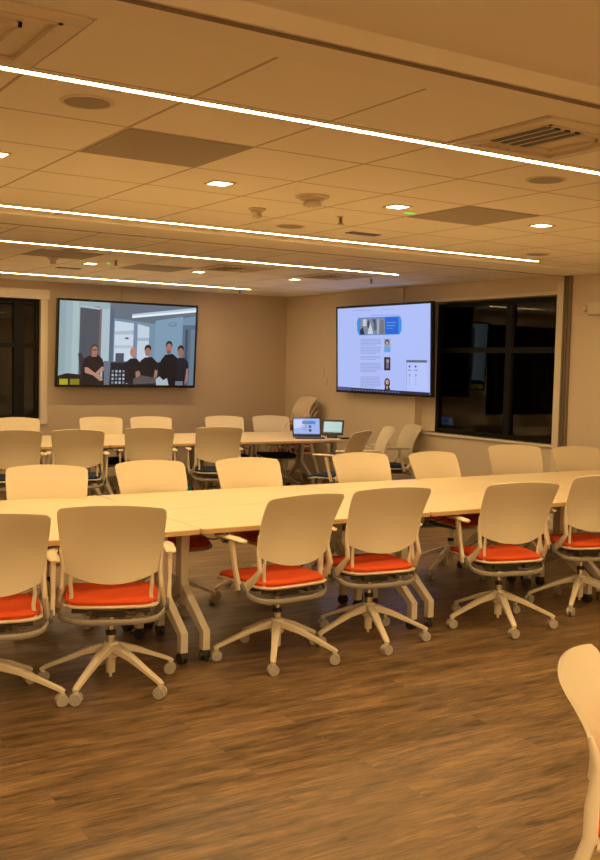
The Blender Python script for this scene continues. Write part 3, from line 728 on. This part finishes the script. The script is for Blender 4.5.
g = MB().lathe([(.0, -.014), (.015, -.01), (.018, 0)], 12, Matrix.Translation((3.86, 9.72, ZC))).build('indicator_light', GREENL); tag(g, 'tiny green indicator light on the far ceiling above the video call screen', 'indicator light')

# wall fittings
def plate(M, w, h, label, nsw, cat='wall switch', name='wall_switch'):
    r = empty(name); r.matrix_world = M; tag(r, label, cat)
    MB().box((-w/2, -.008, -h/2), (w/2, 0, h/2)).build('cover_plate', CREAMD, r, bevel=.003)
    MB().box((-w*.2, -.012, -h*.28), (w*.2, -.008, h*.28)).build('rocker', TRIM, r)
RW = Matrix.Rotation(-PI/2, 4, 'Z')
plate(Matrix.Translation((X1, 11.62, 1.54)) @ RW, .075, .12, 'upper small cream wall plate left of the right wall screen', 1)
plate(Matrix.Translation((X1, 11.55, 1.40)) @ RW, .075, .10, 'lower small cream wall plate left of the right wall screen', 1)
r = empty('emergency_light'); r.matrix_world = Matrix.Translation((X1, 6.85, 2.24)) @ RW; tag(r, 'cream emergency light box on the right wall, at the right edge', 'emergency light')
MB().box((-.06, -.07, -.065), (.28, 0, .065)).build('housing', CREAMD, r, bevel=.012)
MB().lathe([(.03, 0), (.036, .02), (.028, .05), (.0, .055)], 18, Matrix.Translation((-.09, -.03, 0)) @ Matrix.Rotation(PI/2, 4, 'X')).box((-.10, -.035, -.012), (-.055, -.02, .012)).build('lamp_head', CREAMD, r, smooth=True)
tag(MB().box((5.19, Y1-.025, 2.30), (5.23, Y1, 2.598)).build('cable_raceway', WALL, None, bevel=.003), 'slim painted cable raceway above the video call screen', 'cable cover')
tag(MB().box((X1-.03, 9.86, 2.30), (X1, 9.94, 2.596)).build('cable_raceway', WALLR, None, bevel=.003), 'slim painted cable raceway above the web page screen', 'cable cover')

# night beyond the glass
w = bpy.data.worlds.new('night'); bpy.context.scene.world = w; w.use_nodes = True
w.node_tree.nodes['Background'].inputs[0].default_value = (.0022, .0022, .0018, 1); w.node_tree.nodes['Background'].inputs[1].default_value = 1

# ---------------------------------------------------------------- camera
F_, YAW, PITCH, ROLL, H = 1014.66242, .566798406, .0634410415, .0234587439, 1.62
fwd = Vector((math.sin(YAW)*math.cos(PITCH), math.cos(YAW)*math.cos(PITCH), -math.sin(PITCH)))
rt = Vector((math.cos(YAW), -math.sin(YAW), 0)); up = rt.cross(fwd)
c, s = math.cos(ROLL), math.sin(ROLL); r2 = rt*c + up*s; u2 = up*c - rt*s
cd = bpy.data.cameras.new('camera'); co = bpy.data.objects.new('camera', cd); C.objects.link(co)
co.matrix_world = Matrix(((r2.x, u2.x, -fwd.x, 0), (r2.y, u2.y, -fwd.y, 0), (r2.z, u2.z, -fwd.z, H), (0, 0, 0, 1)))
cd.sensor_fit = 'HORIZONTAL'; cd.sensor_width = 36; cd.lens = F_*36/600; cd.clip_start = .05; cd.clip_end = 100
bpy.context.scene.camera = co
sc = bpy.context.scene
sc.view_settings.view_transform = 'Standard'; sc.view_settings.look = 'None'; sc.view_settings.gamma = 1; sc.view_settings.use_curve_mapping = False
sc.view_settings.exposure = 0
